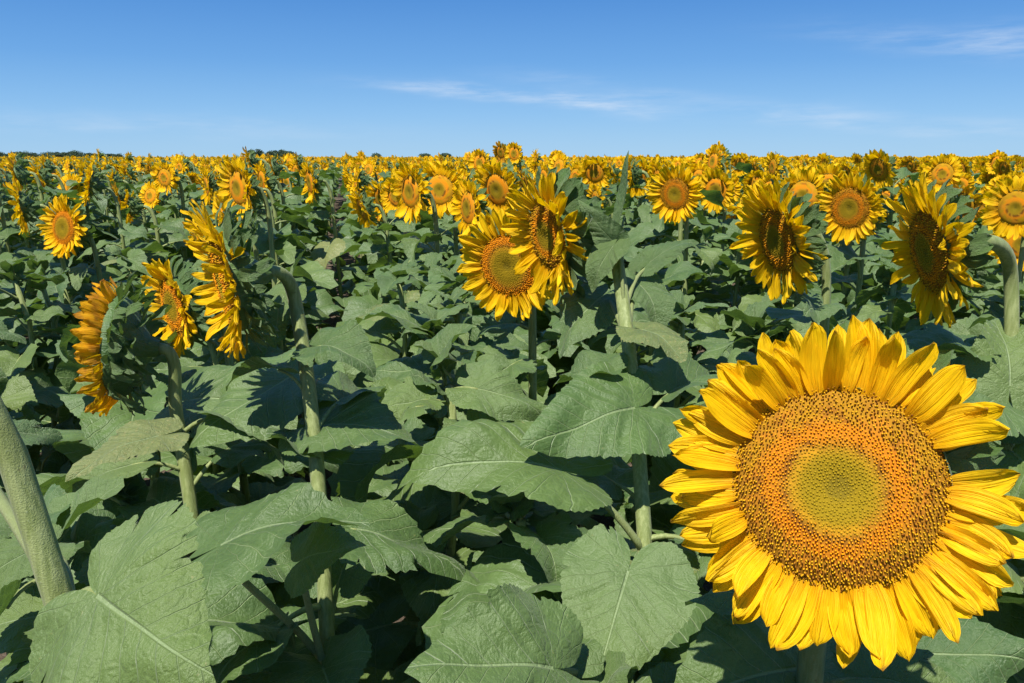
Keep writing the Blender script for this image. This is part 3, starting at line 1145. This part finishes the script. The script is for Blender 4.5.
# ------------------------------------------------------------------ ground
m, t = newmat('field_soil')
geo = t.n('ShaderNodeNewGeometry').outputs['Position']
c = t.mix(t.ramp(t.noise(geo, 9, 5, .7), .35, .65), (0.07, 0.052, 0.036), (0.14, 0.105, 0.075))
c = t.mix(t.ramp(t.noise(geo, 40, 4, .7), .55, .7), c, (0.20, 0.16, 0.12))
t.surface(c, .95, .1, t.bump(t.noise(geo, 30, 6, .75), 1.0, .03))
g = G()
xs = [-3000, -600, -150, -40] + [x * .5 for x in range(-16, 17)] + [40, 150, 600, 3000]
ys = [-3000, -300, -30] + [y * .5 for y in range(-6, 25)] + [40, 150, 600, 3000]
v, f = [], []
for y in ys:
    for x in xs:
        nearby = abs(x) < 20 and abs(y) < 20
        v.append((x, y, -.012 + (.02 * noise.noise(Vector((x * 1.7, y * 1.7, 0))) if nearby else 0)))
for j in range(len(ys) - 1):
    for i in range(len(xs) - 1):
        a = j * len(xs) + i
        f.append((a, a + 1, a + len(xs) + 1, a + len(xs)))
go_ = link_obj('ground', G().add(v, f).mesh('ground', [m]))
go_['kind'] = 'structure'

# ------------------------------------------------------------------ far trees on the horizon
m, t = newmat('far_tree_foliage')
geo = t.n('ShaderNodeNewGeometry').outputs['Position']
t.surface(t.mix(t.ramp(t.noise(geo, .8, 3), .4, .6), (0.035, 0.06, 0.035), (0.06, 0.09, 0.05)), .8, .2, trans=.1, tcol=(.05, .1, .02))
M_TREE = m
m, t = newmat('far_tree_bark')
geo = t.n('ShaderNodeNewGeometry').outputs['Position']
t.surface(t.mix(t.noise(geo, 4, 3), (0.05, 0.04, 0.03), (0.10, 0.08, 0.06)), .9, .1)
M_BARK = m


def far_tree(px, dist, h, w, seed, label, group):
    r = random.Random(seed)
    b = at(px, 160, dist); b.z = 0
    root = link_obj('tree', None); root.location = b
    root['label'] = label; root['category'] = 'tree'; root['group'] = group
    g = tube([Vector((0, 0, 0)), Vector((.1, 0, h * .3)), Vector((-.1, .1, h * .6))], [.35, .25, .1], 7)
    for k in range(5):
        a = k * 2.4
        tube([Vector((0, 0, h * (.3 + .05 * k))), Vector((math.cos(a) * w * .3, math.sin(a) * w * .3, h * (.55 + .05 * k)))], [.14, .05], 5, g)
    link_obj('trunk', g.mesh('trunk', [M_BARK]), root)
    g = G()
    lobes = [(r.uniform(-.35, .35) * w, r.uniform(-.35, .35) * w, h * r.uniform(.42, .85), r.uniform(.18, .34) * w) for _ in range(9)]
    v, f = [], []
    for (x, y, z, q) in lobes:
        for _ in range(260):
            u = Vector((r.gauss(0, 1), r.gauss(0, 1), r.gauss(0, 1))).normalized() * q * r.random() ** .4
            c0 = Vector((x, y, z)) + Vector((u.x, u.y, u.z * .7))
            a1 = Vector((r.gauss(0, 1), r.gauss(0, 1), r.gauss(0, 1))).normalized()
            a2 = a1.orthogonal().normalized()
            s = r.uniform(.15, .35)
            o = len(v)
            v += [c0 + a1 * s, c0 + a2 * s * .7, c0 - a1 * s, c0 - a2 * s * .7]
            f.append((o, o + 1, o + 2, o + 3))
    link_obj('crown', G().add(v, f).mesh('crown', [M_TREE], False), root)


for k, (px, h, w) in enumerate([(256, 4.6, 7), (268, 4.0, 6), (279, 4.8, 7), (290, 4.3, 6)]):
    far_tree(px, 340, h, w, 40 + k, 'dark far tree in the small clump on the horizon above the edge on bloom', 'clump of far trees on the horizon')
r = random.Random(12)
for k in range(14):
    far_tree(2 + k * 8.5 + r.uniform(-2, 2), 420, r.uniform(2.9, 4.0), r.uniform(6, 11), 60 + k, 'low dark far tree in the line along the left end of the horizon', 'line of far trees on the left horizon')
for k, px in enumerate((424, 445, 375)):
    far_tree(px, 400, 3.2, 6, 90 + k, 'tiny dark far tree on the horizon above the leafy gap', 'scattered far trees on the horizon')

# ------------------------------------------------------------------ sky, sun, camera
sc = bpy.context.scene
w = bpy.data.worlds.new('World'); sc.world = w; w.use_nodes = True
t = NT(w.node_tree)
sky = t.n('ShaderNodeTexSky', sky_type='NISHITA')
sky.sun_disc = False
el = math.asin(SUN.z)
sky.sun_elevation = el
sky.sun_rotation = math.atan2(SUN.x, SUN.y)
sky.altitude = 0
sky.air_density = 1.0
sky.dust_density = 0.2
sky.ozone_density = 2.0
gen = t.n('ShaderNodeTexCoord').outputs['Generated']
sep = t.n('ShaderNodeSeparateXYZ'); t.link(gen, sep.inputs[0])
az = t.m('ARCTAN2', sep.outputs[0], sep.outputs[1])
elv = t.m('ARCSINE', sep.outputs[2])
ae = t.n('ShaderNodeCombineXYZ'); t.link(az, ae.inputs[0]); t.link(elv, ae.inputs[1])


def angles(px, py):
    d = (at(px, py, 1) - CAM).normalized()
    return math.atan2(d.x, d.y), math.asin(d.z)


nz = t.noise(t.scalev(ae.outputs[0], (9, 70, 1)), 1.0, 6, .62)
wob = t.m('MULTIPLY', t.m('SUBTRACT', t.noise(t.scalev(ae.outputs[0], (7, 20, 1)), 1.0, 3), .5), .03)
tot = None
for (px, py, hw, hh, slope, amp) in [(455, 91, 70, 6, .06, 1.3), (590, 104, 62, 6, .13, 1.2), (650, 98, 60, 5, 0, .4), (815, 117, 100, 9, .10, .8), (945, 42, 90, 9, .12, .6), (1010, 40, 40, 12, .1, .5), (120, 124, 190, 8, .02, .45), (1000, 128, 60, 8, 0, .4), (560, 80, 60, 6, .1, .3)]:
    a0, e0 = angles(px, py)
    sa, se = hw / F, hh / F
    da = t.m('DIVIDE', t.m('SUBTRACT', az, a0), sa)
    de = t.m('DIVIDE', t.m('ADD', t.m('ADD', t.m('SUBTRACT', elv, e0), t.m('MULTIPLY', t.m('SUBTRACT', az, a0), slope)), wob), se)
    rr2 = t.m('ADD', t.m('MULTIPLY', da, da), t.m('MULTIPLY', de, de))
    gsn = t.m('MULTIPLY', t.m('EXPONENT', t.m('MULTIPLY', rr2, -1.0)), amp)
    tot = gsn if tot is None else t.m('ADD', tot, gsn)
cloud = t.m('MULTIPLY', tot, t.ramp(nz, .30, .75), clamp=True)
cr = t.n('ShaderNodeValToRGB')
t.link(t.m('DIVIDE', elv, 1.0, clamp=True), cr.inputs[0])
ce = cr.color_ramp
stops = [(0.0, (2.2, 4.2, 6.3)), (0.05, (1.5, 3.5, 6.2)), (0.11, (.80, 2.55, 5.6)), (0.18, (.42, 1.85, 4.9)), (1.0, (.45, 1.3, 3.6))]
while len(ce.elements) < len(stops):
    ce.elements.new(.5)
for e_, (p_, c_) in zip(ce.elements, stops):
    e_.position = p_; e_.color = (*c_, 1)
tinted = t.mix(.88, sky.outputs[0], cr.outputs[0])
cm = t.mix(t.m('MULTIPLY', cloud, .58), tinted, (5.2, 5.9, 6.8))
bg = t.n('ShaderNodeBackground'); t.link(cm, bg.inputs[0]); bg.inputs[1].default_value = 0.081
wo = t.n('ShaderNodeOutputWorld'); t.link(bg.outputs[0], wo.inputs[0])

sl = bpy.data.lights.new('sun', 'SUN'); sl.energy = 4.8; sl.angle = R(.53); sl.color = (1, .96, .89)
so = bpy.data.objects.new('sun', sl); COL.objects.link(so)
so.rotation_euler = SUN.to_track_quat('Z', 'Y').to_euler()

cd = bpy.data.cameras.new('camera'); cd.sensor_width = 36; cd.lens = F / 1024 * 36
cd.clip_start = .02; cd.clip_end = 8000
co = bpy.data.objects.new('camera', cd); COL.objects.link(co)
co.location = CAM
co.rotation_euler = (PI / 2 - PITCH, 0, 0)
sc.camera = co
sc.view_settings.view_transform = 'Standard'
sc.view_settings.look = 'None'
sc.view_settings.exposure = 0.78
sc.view_settings.gamma = 1
sc.cycles.max_bounces = 5
sc.cycles.diffuse_bounces = 2
sc.cycles.glossy_bounces = 2
sc.cycles.transmission_bounces = 4
